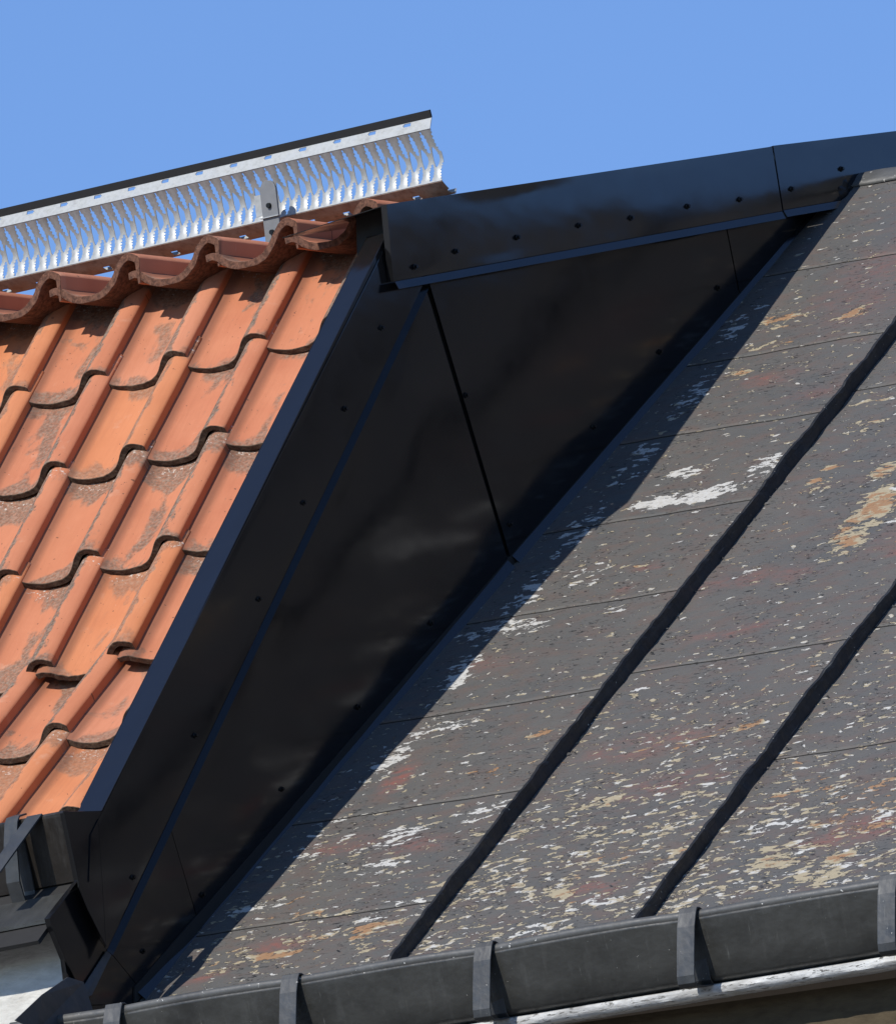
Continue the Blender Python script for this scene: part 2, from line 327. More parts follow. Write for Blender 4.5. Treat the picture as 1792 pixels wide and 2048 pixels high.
# solid body under the sheets
bs = MB(); xa, xb = -.32, 2.62
ridge = rp(0, SR, -.02); eav = rp(0, SE+.01, -.02)
def yz(p, x): return Vector((x, p.y, p.z))
back = Vector((0, ridge.y+1.9, ridge.z-1.71)); low1 = Vector((0, eav.y+.1, eav.z-.12)); low2 = Vector((0, back.y, eav.z-.12))
prof = [eav, ridge, back, low2, low1]
bs.add([yz(p, x) for x in (xa, xb) for p in prof], [(0, 1, 2, 3, 4), (9, 8, 7, 6, 5)]+[(i, i+5, (i+1) % 5+5, (i+1) % 5) for i in range(5)])
bs.out('roof_boarding', WOOD, metal)
# standing seams: thin upright folds with a rolled top, wavering along their run
def seam(x, s0, s1, sd):
    prof = [(-.006, 0), (-.003, .020), (-.003, .024), (-.0045, .026), (-.0045, .0355), (-.001, .0368), (.0035, .0355), (.0045, .026), (.002, .024), (.005, 0)]
    n = int((s1-s0)/.012); vs = []; us = []; k = len(prof)
    for j in range(n+1):
        s = s0+(s1-s0)*j/n
        kn = (s-s0)/.095+sd; k0 = math.floor(kn); tt = kn-k0       # hand-folded: short straight runs with small kinks
        rk = lambda q, a: ((math.sin(q*12.9898+a*78.233+sd)*43758.5453) % 1)-.5
        wv = .0055*(rk(k0, 1)*(1-tt)+rk(k0+1, 1)*tt)+.0012*nz(s, sd, 5, 22)
        hv = 1+.16*(rk(k0, 2)*(1-tt)+rk(k0+1, 2)*tt)+.10*nz(s, sd, 11, 34)
        tilt = .12*nz(s, sd, 4, 2.2)+.16*rk(k0, 3)*math.sin(math.pi*tt)
        end = min(1, (s-s0)/.05+.1)
        for i, (a, h) in enumerate(prof):
            rg = .0016*nz(s*40, i, sd)+.0009*nz(s*110, i*2, sd)
            vs.append(rp(x+a+wv+tilt*h+rg, s, h*hv*end+rg)); us.append((a+h+x, s))
    fs = [(j*k+i, j*k+i+1, (j+1)*k+i+1, (j+1)*k+i) for j in range(n) for i in range(k-1)]
    fs += [tuple(range(k-1, -1, -1)), tuple(n*k+i for i in range(k))]
    return obj('standing_seam', vs, fs, SEAM, metal, us, False)
for i, x in enumerate(XS[:3]): seam(x, SE+.01, SR-.01, i*3.3)
# loose curled flakes of paint caught along the seams and on the sheets
random.seed(5); fl = MB()
for i in range(260):
    if i < 160:
        x = random.choice(XS[:3])+random.uniform(-.012, .03); s = random.uniform(SE, .2)
    else:
        x = random.uniform(.05, 2.0); s = random.uniform(SE, SE+1.8)*1
    L = random.uniform(.002, .008); a = random.uniform(-.5, .5); b = random.uniform(.001, .0025)
    ux = Vector((math.cos(a), 0, 0))+VR*math.sin(a); uy = NR.cross(ux).normalized(); p = rp(x, s, .003+roof_z(x, s))
    up = random.uniform(.15, .7)
    vs = [p-ux*L, p+ux*L, p+ux*L*.8+uy*b+NR*b*up, p-ux*L*.7+uy*b+NR*b*up, p+ux*L*.5+uy*b*1.6+NR*b*2.2*up, p-ux*L*.5+uy*b*1.6+NR*b*2.2*up]
    fl.add(vs, [(0, 1, 2, 3), (3, 2, 4, 5)])
tag(fl.out('paint_flake', SEAM, metal), kind='stuff')
# ridge flashing of the metal roof: folded strip with worn paint
rd = MB()
def ridge_fn(a, b):
    x = .10+a*2.53; q = [(-.040, .001), (-.040, .006), (-.02, .008), (-.004, .012), (.012, .012), (.06, -.01)][b]
    jit = .0025*nz(x*9, b, 1)
    return rp(x, SR+q[0]+jit, q[1]+jit), (x, q[0]*2)
vs = []; us = []; n = 90
for j in range(6):
    for i in range(n+1):
        p, u = ridge_fn(i/n, j); vs.append(p); us.append(u)
rd.add(vs, [(j*(n+1)+i, j*(n+1)+i+1, (j+1)*(n+1)+i+1, (j+1)*(n+1)+i) for j in range(5) for i in range(n)], us)
rd.out('ridge_flashing', LIP, metal, True)

# ------------------------------------------------------------------ cheek with its flashings
ck = tag(empty('dormer_cheek', cheek(215, 1900)), 'glossy black sheet metal cheek, a tall dark triangle between orange tiles and grey roof', 'cheek wall')
def ip(a, b, t): return (a[0]+(b[0]-a[0])*t, a[1]+(b[1]-a[1])*t)
def quad_sheet(name, A, B, C, Dd, off,  m=BLACK, amp=.0022, seed=0, nu=50, nv=50, parent=None, thick=.0025, tw=(0, 0, 0, 0)):
    """a rolled sheet spanned between four points of the cheek plane, with slight oil-canning"""
    a, b, c, d = [cheek(p[0], p[1], off+e) for p, e in zip((A, B, C, Dd), tw)]
    mb = MB()
    def fn(u, v):
        p = (a*(1-u)+b*u)*(1-v)+(d*(1-u)+c*u)*v
        q = p-ANCH; y, z = q.dot(YP), q.z
        e = min(1, 8*u, 8*(1-u), 8*v, 8*(1-v))
        h = amp*(nz(y*2.0+z*.9, z*2.6-y*.8, seed)+.45*nz(y*5-z*2, z*6, seed+4))*e
        return p+NP*h, (y, z)
    mb.grid(fn, nu, nv)
    o = mb.out(name, m, parent or ck, True, thick, -1)
    return o
# panels (left to right); joints stay open
J = lambda x: 1990-(x-290)*1.1618                      # foot of the cheek on the metal roof
def strip(name, pts, off, q, wd, outw, m=BLACK, parent=None, thick=.0016):
    """narrow folded kick-out along pts: runs wd along q (in the cheek plane) while moving outw away from it"""
    mb = MB(); n = len(pts); vs = []; us = []
    for (x, y) in pts:
        p = cheek(x, y, off); vs += [p, p+q*wd+NP*outw]; us += [(p.y, p.z), (p.y, p.z+.02)]
    mb.add(vs, [(2*i, 2*i+1, 2*i+3, 2*i+2) for i in range(n-1)], us)
    return mb.out(name, m, parent or ck, False, thick, -1)
def down(a): return YP*math.sin(R(a))-ZZ*math.cos(R(a))
def lerp_pts(a, b, n=24): return [ip(a, b, i/n) for i in range(n+1)]
P1 = quad_sheet('cladding_panel', (213, 1895), (292, 1992), (402, 1866), (340, 1655), .0, seed=1, nu=30, nv=30)
P2 = quad_sheet('cladding_panel', (341, 1655), (403, 1864), (1021, 1138), (847, 560), .0, seed=2, nu=70, nv=70, amp=.0042)
P3 = quad_sheet('cladding_panel', (853, 545), (1026, 1132), (1481, 603), (1449, 440), .0015, seed=3, nu=60, nv=60, amp=.0036)
P4 = quad_sheet('cladding_panel', (1451, 440), (1483, 601), (1655, 402), (1640, 405), .003, seed=4, nu=30, nv=30)
wl = MB()                                             # the wall behind the panels
pp = [(170, 1800), (300, 2000), (1700, 365), (1660, 300), (790, 430)]
wl.plate([cheek(x, y, -.012) for x, y in pp], NP, .06); wl.out('cheek_boarding', DARK, ck)
# verge: fascia, its top strip over the tiles, and its drip edge
fa = quad_sheet('verge_fascia', (197, 1640), (213, 1900), (850, 560), (772, 470), .033, seed=6, nu=30, nv=60, amp=.0012)
VD = (cheek(775, 480, .033)-cheek(205, 1620, .033)).normalized()
# hanging flange of the fascia
strip('drip_edge', lerp_pts((214, 1902), (850, 560)), .033, down(55), .0165, .0065)
top = MB(); a = cheek(203, 1622, .035); b = cheek(786, 462, .035); 
iv = (XT*1.0).normalized()
def vt(u, v):
    p = a.lerp(b, v)-iv*(.078*u)+NT*(.0006*nz(v*9, u*2, 3)); return p, (p.y, p.z+u*.07)
top.grid(lambda u, v: vt(u, v), 6, 60); top.out('verge_cover_strip', GLOSS, ck, True, .0015, 1)
lp = MB(); lp.grid(lambda u, v: (a.lerp(b, v)-iv*.078-NT*(.022*u)+NT*.0005, (v, u)), 1, 40); lp.out('verge_cover_edge', GLOSS, ck, False, .0012)
# cap along the upper edge
cp1 = quad_sheet('cap_flashing', (787, 562), (1565, 421), (1545, 292), (773, 408), .055, m=CAPM, seed=8, nu=80, nv=20, amp=.0022, tw=(-.004, 0, 0, .006))
cp2 = quad_sheet('cap_flashing', (1567, 419), (1960, 352), (1960, 242), (1546.5, 290.5), .057, m=CAPM, seed=9, nu=40, nv=20, amp=.0012)
strip('cap_drip_edge', lerp_pts((790, 563), (1565, 422)), .055, down(18), .0185, .008, GLOSS)
strip('cap_drip_edge', lerp_pts((1567, 420), (1690, 399)), .057, down(18), .0175, .008, GLOSS)
ct = MB()                                             # the cap folds back over the roof edge
for (A, B) in (((773, 408), (1545, 292)), ((1546.5, 290.5), (2000, 236))):
    a_, b_ = cheek(*A, .055), cheek(*B, .055)
    ct.grid(lambda u, v: (a_.lerp(b_, u)-NP*(.30*v)-ZZ*(.004*v*8*(v > .02)), (u, v)), 20, 3)
ct.out('cap_top', GLOSS, ck, False, .002, -1)
# cap end return, and an added dark sheet for the shaded void
c1, c2 = cheek(773, 408, .062), cheek(787, 562, .050)
ce = MB(); ce.plate([c1, c2, c2-NP*.016, c1-NP*.016], -YP, .002); ce.out('cap_end_fold', GLOSS, ck)
ce = MB(); c1, c2 = cheek(795, 412, .03), cheek(800, 556, .03); ce.plate([c1, c2, c2-NP*.12, c1-NP*.12], -YP, .004); ce.out('cap_void_sheet', DARK, ck)
# base flange along the metal roof
def wob(pts, s, a=1.2): return [(x+a*nz(x*.02, s, 0), y+a*nz(x*.02, s, 5)) for x, y in pts]
strip('base_flange', wob(lerp_pts((1024, 1112), (1650, 392), 40), 1), .004, down(42), .027, .015, GLOSS)
strip('base_flange', wob(lerp_pts((403, 1857), (1016, 1121), 40), 2), .003, down(42), .026, .015, GLOSS)
strip('base_flange', wob(lerp_pts((278, 1984), (403, 1859), 16), 3, 4), .004, down(42), .027, .016, GLOSS)
# skirt under the flange so that no light leaks
sk = MB(); sk.plate([cheek(270, 2010, .003), cheek(1690, 372, .003), cheek(1690, 345, .003), cheek(270, 1975, .003)], NP, .02)
sk.out('base_upstand', DARK, ck)
# sealed corner lump where cap meets the ridge
random.seed(3); bm = bmesh.new(); bmesh.ops.create_icosphere(bm, subdivisions=3, radius=.036)
pc = cheek(1684, 382, .045)
for v in bm.verts:
    k = 1+.5*noise.noise(v.co*40); v.co = Vector(v.co)*k; v.co = pc+NP*(v.co.x*.6)+YP*v.co.y+ZZ*v.co.z*.85
me = bpy.data.meshes.new('sealant_lump'); bm.to_mesh(me); bm.free(); me.materials.append(SCREW)
o = bpy.data.objects.new('sealant_lump', me); COL.objects.link(o); par(o, ck)
# screws: washer and hex head
def screw_mesh():
    bm = bmesh.new()
    bmesh.ops.create_cone(bm, cap_ends=True, segments=14, radius1=.0072, radius2=.0066, depth=.002, matrix=Matrix.Translation((0, 0, .001)))
    bmesh.ops.create_cone(bm, cap_ends=True, segments=6, radius1=.0046, radius2=.0043, depth=.0052, matrix=Matrix.Translation((0, 0, .0045)))
    me = bpy.data.meshes.new('screw'); bm.to_mesh(me); bm.free(); me.materials.append(SCREW); return me
SM = screw_mesh(); rq = NP.to_track_quat('Z', 'Y'); random.seed(1)
def screw(x, y, off, parent):
    o = bpy.data.objects.new('screw', SM); COL.objects.link(o); o.location = cheek(x, y, off)
    o.rotation_mode = 'XYZ'; o.rotation_euler = (rq.to_matrix() @ Matrix.Rotation(random.random()*3, 3, 'Z')).to_euler()
    par(o, parent); return o
for x, y in [(830, 533), (912, 502), (1035, 474), (1158, 450), (1262, 435), (1375, 412), (1480, 398)]: screw(x, y, .056, cp1)
for x, y in [(1583, 377), (1683, 337)]: screw(x, y, .058, cp2)
for x, y in [(763, 655), (690, 817), (607, 1005), (518, 1198), (390, 1471), (266, 1755)]: screw(x, y, .034, fa)
for x, y in [(862, 1246), (717, 1414), (563, 1579), (405, 1790)]: screw(x, y, .001, P2)
for x, y in [(932, 790), (1187, 853), (1320, 703), (1436, 575), (1020, 1048)]: screw(x, y, .003, P3)
screw(286, 1903, .001, P1)

# ------------------------------------------------------------------ tiled roof
tr = tag(empty('tiled_roof', EV), 'steep roof of orange clay pantiles with grey lichen patches, left side', 'roof')
PW, TL = .2465, .425
CTRL = [(-.290, .030), (-.268, .032), (-.2465, .024), (-.232, .014), (-.205, .004), (-.168, 0), (-.136, .003), (-.112, .013), (-.092, .031), (-.075, .051), (-.058, .065), (-.040, .071), (-.024, .068), (-.010, .062), (-.002, .054), (0, .047)]
def prof_z(x):
    for i in range(len(CTRL)-1):
        if x <= CTRL[i+1][0] or i == len(CTRL)-2:
            x0, z0 = CTRL[i]; x1, z1 = CTRL[i+1]; t = (x-x0)/(x1-x0)
            m0 = (CTRL[i+1][1]-CTRL[max(0, i-1)][1])/(CTRL[i+1][0]-CTRL[max(0, i-1)][0])*(x1-x0)
            j = min(len(CTRL)-1, i+2); m1 = (CTRL[j][1]-z0)/(CTRL[j][0]-x0)*(x1-x0)
            return (2*t**3-3*t*t+1)*z0+(t**3-2*t*t+t)*m0+(-2*t**3+3*t*t)*z1+(t**3-t*t)*m1
def tile_mesh(seed, mat, th=.016, rough=1.0, lift=.018, amp=1.0):
    nu, ys = 44, [0, .0015, .004, .012, .03, .07, .12, .18, .24, .30, .36, .395, TL]
    vs = []; us = []; k = nu+1
    for layer in (0, 1):
        for j, y in enumerate(ys):
            for i in range(nu+1):
                x = -.290+.290*(1-(1-i/nu)**1.25); z = prof_z(x)*amp
                e = 1e-3; dz = (prof_z(min(0, x+e))-prof_z(x-e))/(2*e) if x < 0 else -3; l = math.hypot(1, dz)
                nx_, nz_ = -dz/l, 1/l
                rnd = .0022*rough*nz(x*60, seed*5.1, layer*.6)+.0012*rough*nz(x*160, seed*3.3, 4)
                yy = y+(rnd*(1-min(1, y/.03)))+.002*nz(x*8, seed, 1)*(1-y/TL)
                t = 0 if layer == 0 else th
                b = (.0018, .0006, 0)[j] if j < 3 else 0
                sag = .0012*nz(x*9, y*5, seed)
                off = -t-b*(1 if layer == 0 else -.6)+rough*.0005*nz(x*90, y*90, seed+layer)
                px, pz = x+nx_*off, z+nz_*off
                if i == nu: px, pz = (-.008, .002) if layer == 0 else (-.014, .0)   # the roll's free edge turns down, slightly undercut
                if layer == 1: pz = max(pz, -.016)
                vs.append(Vector((px, yy, pz+lift*(1-y/.36)+sag))); us.append((x, y))
    n0 = k*len(ys); fs = []; mi = []
    for j in range(len(ys)-1):
        for i in range(nu):
            a = j*k+i; fs.append((a, a+1, a+k+1, a+k)); mi.append(0 if j else 1)
            fs.append((n0+a, n0+a+k, n0+a+k+1, n0+a+1)); mi.append(1)
    for i in range(nu): fs.append((i, n0+i, n0+i+1, i+1)); mi.append(1)
    L = (len(ys)-1)*k
    for i in range(nu): fs.append((L+i, L+i+1, n0+L+i+1, n0+L+i)); mi.append(1)
    for j in range(len(ys)-1):
        a = j*k; fs.append((a, a+k, n0+a+k, n0+a)); mi.append(0); a += nu; fs.append((a, n0+a, n0+a+k, a+k)); mi.append(0)
    me = bpy.data.meshes.new('roof_tile'); me.from_pydata([tuple(v) for v in vs], [], fs); me.update()
    l = me.uv_layers.new(name='UVMap')
    for lp_ in me.loops: l.data[lp_.index].uv = us[lp_.vertex_index]
    me.materials.append(mat); me.materials.append(EDGE)
    me.polygons.foreach_set('material_index', mi); sm_ = [True]*len(fs)
    for q in range(len(ys)-1): sm_[2*(q*nu+nu-1)] = False
    for q in range(2*nu*(len(ys)-1), 2*nu*(len(ys)-1)+nu): sm_[q] = False
    me.polygons.foreach_set('use_smooth', sm_)
    es = me.attributes.new('sharp_edge', 'BOOLEAN', 'EDGE') if 'sharp_edge' not in me.attributes else me.attributes['sharp_edge']
    return me
VAR = [tile_mesh(i, TILE[i % 3]) for i in range(6)]
UPV = [tile_mesh(20+i, TILE[i % 2], .019, 1.5, 0.01, 1.12) for i in range(3)]
for me_ in UPV: me_.materials[1] = EDGE2
def clip_to_cheek(me, mat, off):
    me = me.copy(); bm = bmesh.new(); bm.from_mesh(me)
    inv = mat.inverted(); co = inv @ (ANCH+NP*off); no = (mat.to_3x3().transposed() @ NP).normalized()
    geo = bm.verts[:]+bm.edges[:]+bm.faces[:]
    r = bmesh.ops.bisect_plane(bm, geom=geo, plane_co=co, plane_no=no, clear_outer=True)
    if not bm.faces: bm.free(); return None
    ed = [e for e in bm.edges if e.is_boundary]
    if ed: bmesh.ops.holes_fill(bm, edges=ed, sides=0)
    bm.to_mesh(me); bm.free(); return me
random.seed(11)
def put_tile(orig, V, N, me):
    d = random.uniform(-.009, .009); o_ = orig+V*random.uniform(-.006, .006)+N*random.uniform(-.001, .0015)
    Xr = (XT+V*d).normalized(); Vr = V.normalized()
    mat = Matrix(((Xr.x, Vr.x, N.x, o_.x), (Xr.y, Vr.y, N.y, o_.y), (Xr.z, Vr.z, N.z, o_.z), (0, 0, 0, 1)))
    if max((mat @ Vector(c)-ANCH).dot(NP) for c in ((0, 0, 0), (0, TL, 0))) > -.002:
        me = clip_to_cheek(me, mat, -.004)
        if me is None: return
    if max((mat @ Vector(c) - CAM).dot(RV)/((mat @ Vector(c)-CAM).dot(FV))*F0 for c in ((0, 0, 0), (0, TL, 0))) < -896-260: return
    o = bpy.data.objects.new('roof_tile', me); COL.objects.link(o)
    o.matrix_world = mat; o.parent = tr; o.matrix_parent_inverse = world_of(tr).inverted()
    return o
CREST = .165                                          # the tiles' base plane lies this far under the verge line
OT = EV-NT*CREST
def T(u, v, h=0): return OT+XT*u+VT*v+NT*h
rows = [(1.672+.36, -.345), (1.672, -.319), (1.333, -.293), (.962, -.233), (.583, -.191)]
def tip_to_uv(px, py, h=.062):
    p = at(px, py, NT, OT+NT*h)-OT; return p.dot(XT), p.dot(VT)
tips = {1: (533, 678.5), 2: (443, 869), 3: (363, 1080), 4: (269, 1295.6)}
uv = {k: tip_to_uv(*v) for k, v in tips.items()}
uv[0] = (0, 0)
for k in (2, 3): t_ = (uv[1][1]-uv[k][1])/(uv[1][1]-uv[4][1]); uv[k] = (uv[1][0]*(1-t_)+uv[4][0]*t_, uv[k][1])
SH = (uv[1][0]-uv[4][0])/(uv[1][1]-uv[4][1]); VTs = VT+XT*(SH-.095)
for k in range(1, 5):
    u0, v0 = uv[k]
    for c in range(-1, 8): put_tile(T(u0-PW*c, v0), VTs, NT, VAR[random.randrange(6)])
# flatter courses at the eave
BR = T(uv[4][0], uv[4][1]+.05, -.012)
SHL = -.09
p5 = at(137, 1464, NL, BR+NL*.055)-BR
u5, v5 = p5.dot(XT), p5.dot(VL)
u5 += PW                                              # that tip belongs to the second column
for k, (du, dv) in enumerate(((0, 0), (-SHL*.40, -.40))):
    for c in range(-1, 8): put_tile(BR+XT*(u5+du-PW*c)+VL*(v5+dv)-NL*.004, VL+XT*(SHL-.085), NL, VAR[random.randrange(6)] if k < 1 else VAR[2+3*random.randrange(2)])
# top course on the flat upper slope, overhanging the steep one
p0 = at(349, 564, NT, OT+NT*(.062+.062))
UO = p0+XT*.15+NU*.004
for r in range(3):
    for c in range(-2, 8): put_tile(UO+XT*(-PW*(c-1))+VU*(r*.37)-NU*.012*(r > 0), VU, NU, UPV[random.randrange(3)])
# boarding below the tiles
dk = MB()
pA = T(-2.6, uv[0][1]+.35, -.02); 
def seg(u): 
    a0 = BR+VL*(-1.15)-NL*.03; a1 = BR-NT*.035; a2 = T(0, uv[1][1]+.42, -.04)
    a3 = UO+VU*.30-NU*.07; a4 = UO+VU*1.6-NU*.05
    return [Vector(q)-XT*((Vector(q)-OT).dot(XT))+XT*u for q in (a0, a1, a2, a3, a4)]
L_, R_ = seg(-3.0), seg(0)
R2 = []
for p in R_:                                          # stop at the cheek plane
    t = ((ANCH-NP*.02)-p).dot(NP)/XT.dot(NP); R2.append(p+XT*t)
dk.add(L_+R2, [(i, i+1, i+6, i+5) for i in range(4)]); dk.out('roof_underlay', DARK, tr, False, .01, 1)

# ------------------------------------------------------------------ snow guard grating on brackets
wk = tag(empty('snow_guard', UO), 'perforated galvanised steel snow guard rail running along the top of the tiled roof', 'snow guard')
Yp = UO.dot(YT)+.13
PE = at(884, 360, YT, UO+YT*.38)                      # lower right corner of the grating
def W(u, y, z): return PE+XT*u+YT*y+ZZ*z
LN = 1.75; HW = .121; LEAN = -.044
def webp(u, t):
    bow = .022*math.sin(math.pi*t)
    return W(u, LEAN*t+bow, .119*t)
pit = .0345
def hole(u, t):
    """>0 inside an opening; three staggered rows of pointed openings"""
    a = u/pit; z = t*HW
    best = -1
    for (cz, hh, ph, wd) in ((.095, .0238, 0, .21), (.0605, .0245, .5, .27), (.026, .0238, 0, .21)):
        fz = (z-cz)/hh
        if abs(fz) < 1:
            f = a+ph; dx = abs(f-round(f)); wl_ = wd*(1-fz*fz)**.8
            teeth = .03*(1 if (int((z+1)*250) % 2) else -1)*(ph == 0)
            best = max(best, wl_+teeth-dx)
    return best
nu, nv = int(LN/pit*22), 66
mb = MB(); idx = {}; faces = []
def gv(i, j):
    if (i, j) not in idx:
        u = -LN+LN*i/nu; t = j/nv; z = t*HW
        # the strands are pressed out of plane around every opening
        h = hole(u, t); press = .0035*math.cos(2*math.pi*(u/pit))*math.sin(math.pi*t)
        idx[(i, j)] = len(mb.v); mb.v.append(webp(u, t)+YT*press); mb.u.append((u, z))
    return idx[(i, j)]
for j in range(nv):
    for i in range(nu):
        u = -LN+LN*(i+.5)/nu
        if hole(u, (j+.5)/nv) > 0: continue
        mb.f.append((gv(i, j), gv(i+1, j), gv(i+1, j+1), gv(i, j+1)))
mb.out('grating', GALV, wk, True, .0016, 0)
def slotted(name, fn, n2, m, t0, t1, ph, thick=.002):
    """strip along the rail with elongated slots every 108 mm"""
    mb = MB(); nu = int(LN/.003); idx = {}
    def g(i, j):
        if (i, j) not in idx:
            u = -LN+LN*i/nu; idx[(i, j)] = len(mb.v); mb.v.append(fn(u, j/n2)); mb.u.append((u, j/n2*.04))
        return idx[(i, j)]
    for i in range(nu):
        u = -LN+LN*(i+.5)/nu; f = ((u+ph) % .108)-.054
        for j in range(n2):
            t = (j+.5)/n2; tt = (t-(t0+t1)/2)/((t1-t0)/2)
            if abs(tt) < 1 and abs(f) < .0085+.0035*math.sqrt(1-tt*tt): continue
            mb.f.append((g(i, j), g(i+1, j), g(i+1, j+1), g(i, j+1)))
    return mb.out(name, m, wk, True, thick, 0)
slotted('upper_flange', lambda u, t: W(u, LEAN-.001+.006*t, .119+.030*t), 10, GALV, .62, .88, .02)
slotted('lower_flange', lambda u, t: W(u, .0005+.052*t, -.001-.0185*t-.004*math.sin(t*3.1)), 12, BOUNCE, .50, .80, .05)
lip = MB(); lip.grid(lambda a, b: (W(-LN+LN*a, LEAN+.005-.007*b, .149+.017*b), (a*LN, b*.02)), 60, 2); lip.out('upper_lip', m_plain('black_edge_band', (.018, .018, .018), .6), wk, True, .005, 0)
ll = MB(); ll.grid(lambda a, b: (W(-LN+LN*a, .0525+.002*b, -.0195+.012*b), (a*LN, b*.01)), 60, 1); ll.out('lower_lip', GALV, wk, True, .002, 0)
# mounting bracket: rounded flat bar with a clamp plate
bk = MB(); b0 = at(531, 497, YT, UO+YT*.335); b1 = at(545, 357, YT, UO+YT*.305)
ud = (b1-b0); hx = XT*.0245
pts = []
up = (ud-XT*ud.dot(XT)); hgt = up.length; up.normalize(); nrm = XT.cross(up)
base = b0+XT*(ud.dot(XT)*.5+.004)
for s in range(9):
    a_ = math.pi*s/8; pts.append(base+up*(hgt-.0245)+XT*(.0245*math.cos(a_))+up*(.0245*math.sin(a_)))
pts += [base-XT*.0245, base+XT*.0245]
bk.plate(pts, nrm, .006); br = bk.out('mounting_bracket', m_plain('dull_zinc', (.17, .175, .18), .55), wk, False, 0, 0, .0008)
c = MB(); c.box(base+up*(hgt*.45)+nrm*.001-XT*.001, XT, up, nrm, .0285, .0012, .0045); c.out('clamp', GALV, br)
c = MB(); c.box(base+up*(hgt*.66)-nrm*.012-XT*.034, XT, up, nrm, .018, .026, .0015); c.out('clamp_plate', GALV, br)
bm = bmesh.new(); bmesh.ops.create_cone(bm, cap_ends=True, segments=12, radius1=.007, radius2=.006, depth=.006)
me = bpy.data.meshes.new('bolt'); bm.to_mesh(me); bm.free(); me.materials.append(SCREW)
for f in (.62, .22):
    o = bpy.data.objects.new('bolt', me); COL.objects.link(o); o.location = base+up*(hgt*f)+nrm*.003; o.rotation_euler = nrm.to_track_quat('Z', 'Y').to_euler(); par(o, br)

# ------------------------------------------------------------------ long gutter of the metal roof
YG = -1.87
def GP(px, py, dy=0): return at(px, py, Vector((0, 1, 0)), Vector((0, YG+dy, 0)))
gl = GP(240, 2012); gr = GP(1380, 1822)
zs = (gr.z-gl.z)/(gr.x-gl.x)
gut = tag(empty('long_gutter', gl), 'long dark grey metal gutter with strap brackets along the foot of the flaking grey roof', 'gutter')
def gz(x): return gl.z+(x-gl.x)*zs
BX = [GP(px, 1900).x for px in (232, 585, 972, 1380, 1782)]
x0, x1 = GP(20, 2040).x, 2.65
def sag(x):
    for a, b in zip([x0-.3]+BX, BX+[x1+.4]):
        if a <= x <= b: t = (x-a)/(b-a); return .0060*math.sin(math.pi*t)*(1+.4*math.sin(a*7))-.0015
    return 0
GPROF = [(.016, -.010), (.010, -.001), (.005, .001), (.001, -.001), (-.001, -.006), (-.0025, -.018), (-.001, -.024), (.010, -.055), (.030, -.100), (.047, -.140), (.060, -.148), (.13, -.150)]
def gutfn(off=0):
    def fn(x, i):
        y, z = GPROF[i]; s = sag(x); f = max(0, 1+z/.05) if z > -.05 else 0
        return Vector((x, YG+y-s*.8*f+.0012*nz(x*6, i*.5, 2), gz(x)+z+s*.35*f+.0012*nz(x*3, 1, 2)))
    return fn
fn = gutfn()
def gut_piece(name, i0, i1, m, parent):
    n = 150; k = n+1; vs = []; us = []
    for i in range(i0, i1+1):
        for j in range(k):
            x = x0+(x1-x0)*j/n; vs.append(fn(x, i)); us.append((x, GPROF[i][1]-GPROF[i][0]))
    fs = [(a*k+j, (a+1)*k+j, (a+1)*k+j+1, a*k+j+1) for a in range(i1-i0) for j in range(n)]
    o = obj(name, vs, fs, m, parent, us, True); md = o.modifiers.new('solid', 'SOLIDIFY'); md.thickness = .002; md.offset = -1; return o
gut_piece('gutter_trough', 5, 11, OLDG, gut); gut_piece('gutter_rim', 0, 5, LIP, gut)
ge = MB(); ge.plate([Vector((x0-.001, YG+y, gz(x0)+z)) for y, z in GPROF[3:]]+[Vector((x0-.001, YG+.13, gz(x0)))], Vector((-1, 0, 0)), .002); ge.out('gutter_end', OLD, gut)
def bracket(x, parent, wd=.0225):
    """flat strap: over the rim, straight down in front of the trough, back under it"""
    z0 = gz(x); path = [(.02, .002), (.004, .005), (-.006, .003), (-.010, -.008), (-.016, -.04), (-.018, -.10), (-.018, -.150), (-.014, -.166), (-.004, -.172), (.03, -.166), (.062, -.156), (.050, -.147), (.034, -.104), (.018, -.060), (.004, -.028)]
    vs = []; us = []
    for (y, z) in path:
        for s in (-1, 1): vs.append(Vector((x+s*wd, YG+y, z0+z))); us.append((x+s*wd, z-y))
    o = obj('gutter_bracket', vs, [(2*i, 2*i+1, 2*i+3, 2*i+2) for i in range(len(path)-1)], STRAP, parent, us)
    md = o.modifiers.new('solid', 'SOLIDIFY'); md.thickness = .004; md.offset = 0
    md = o.modifiers.new('bevel', 'BEVEL'); md.width = .0008; md.segments = 1
    return o
for x in BX: bracket(x, gut)
jn = GP(63, 2030).x
jc = MB(); jc.add([fn(jn+d, i)+Vector((0, -.002, .001)) for d in (-.03, .03) for i in range(2, 12)], [(i, i+1, i+11, i+10) for i in range(9)]); jc.out('joint_cover', LIP, gut, False, .002, 0)

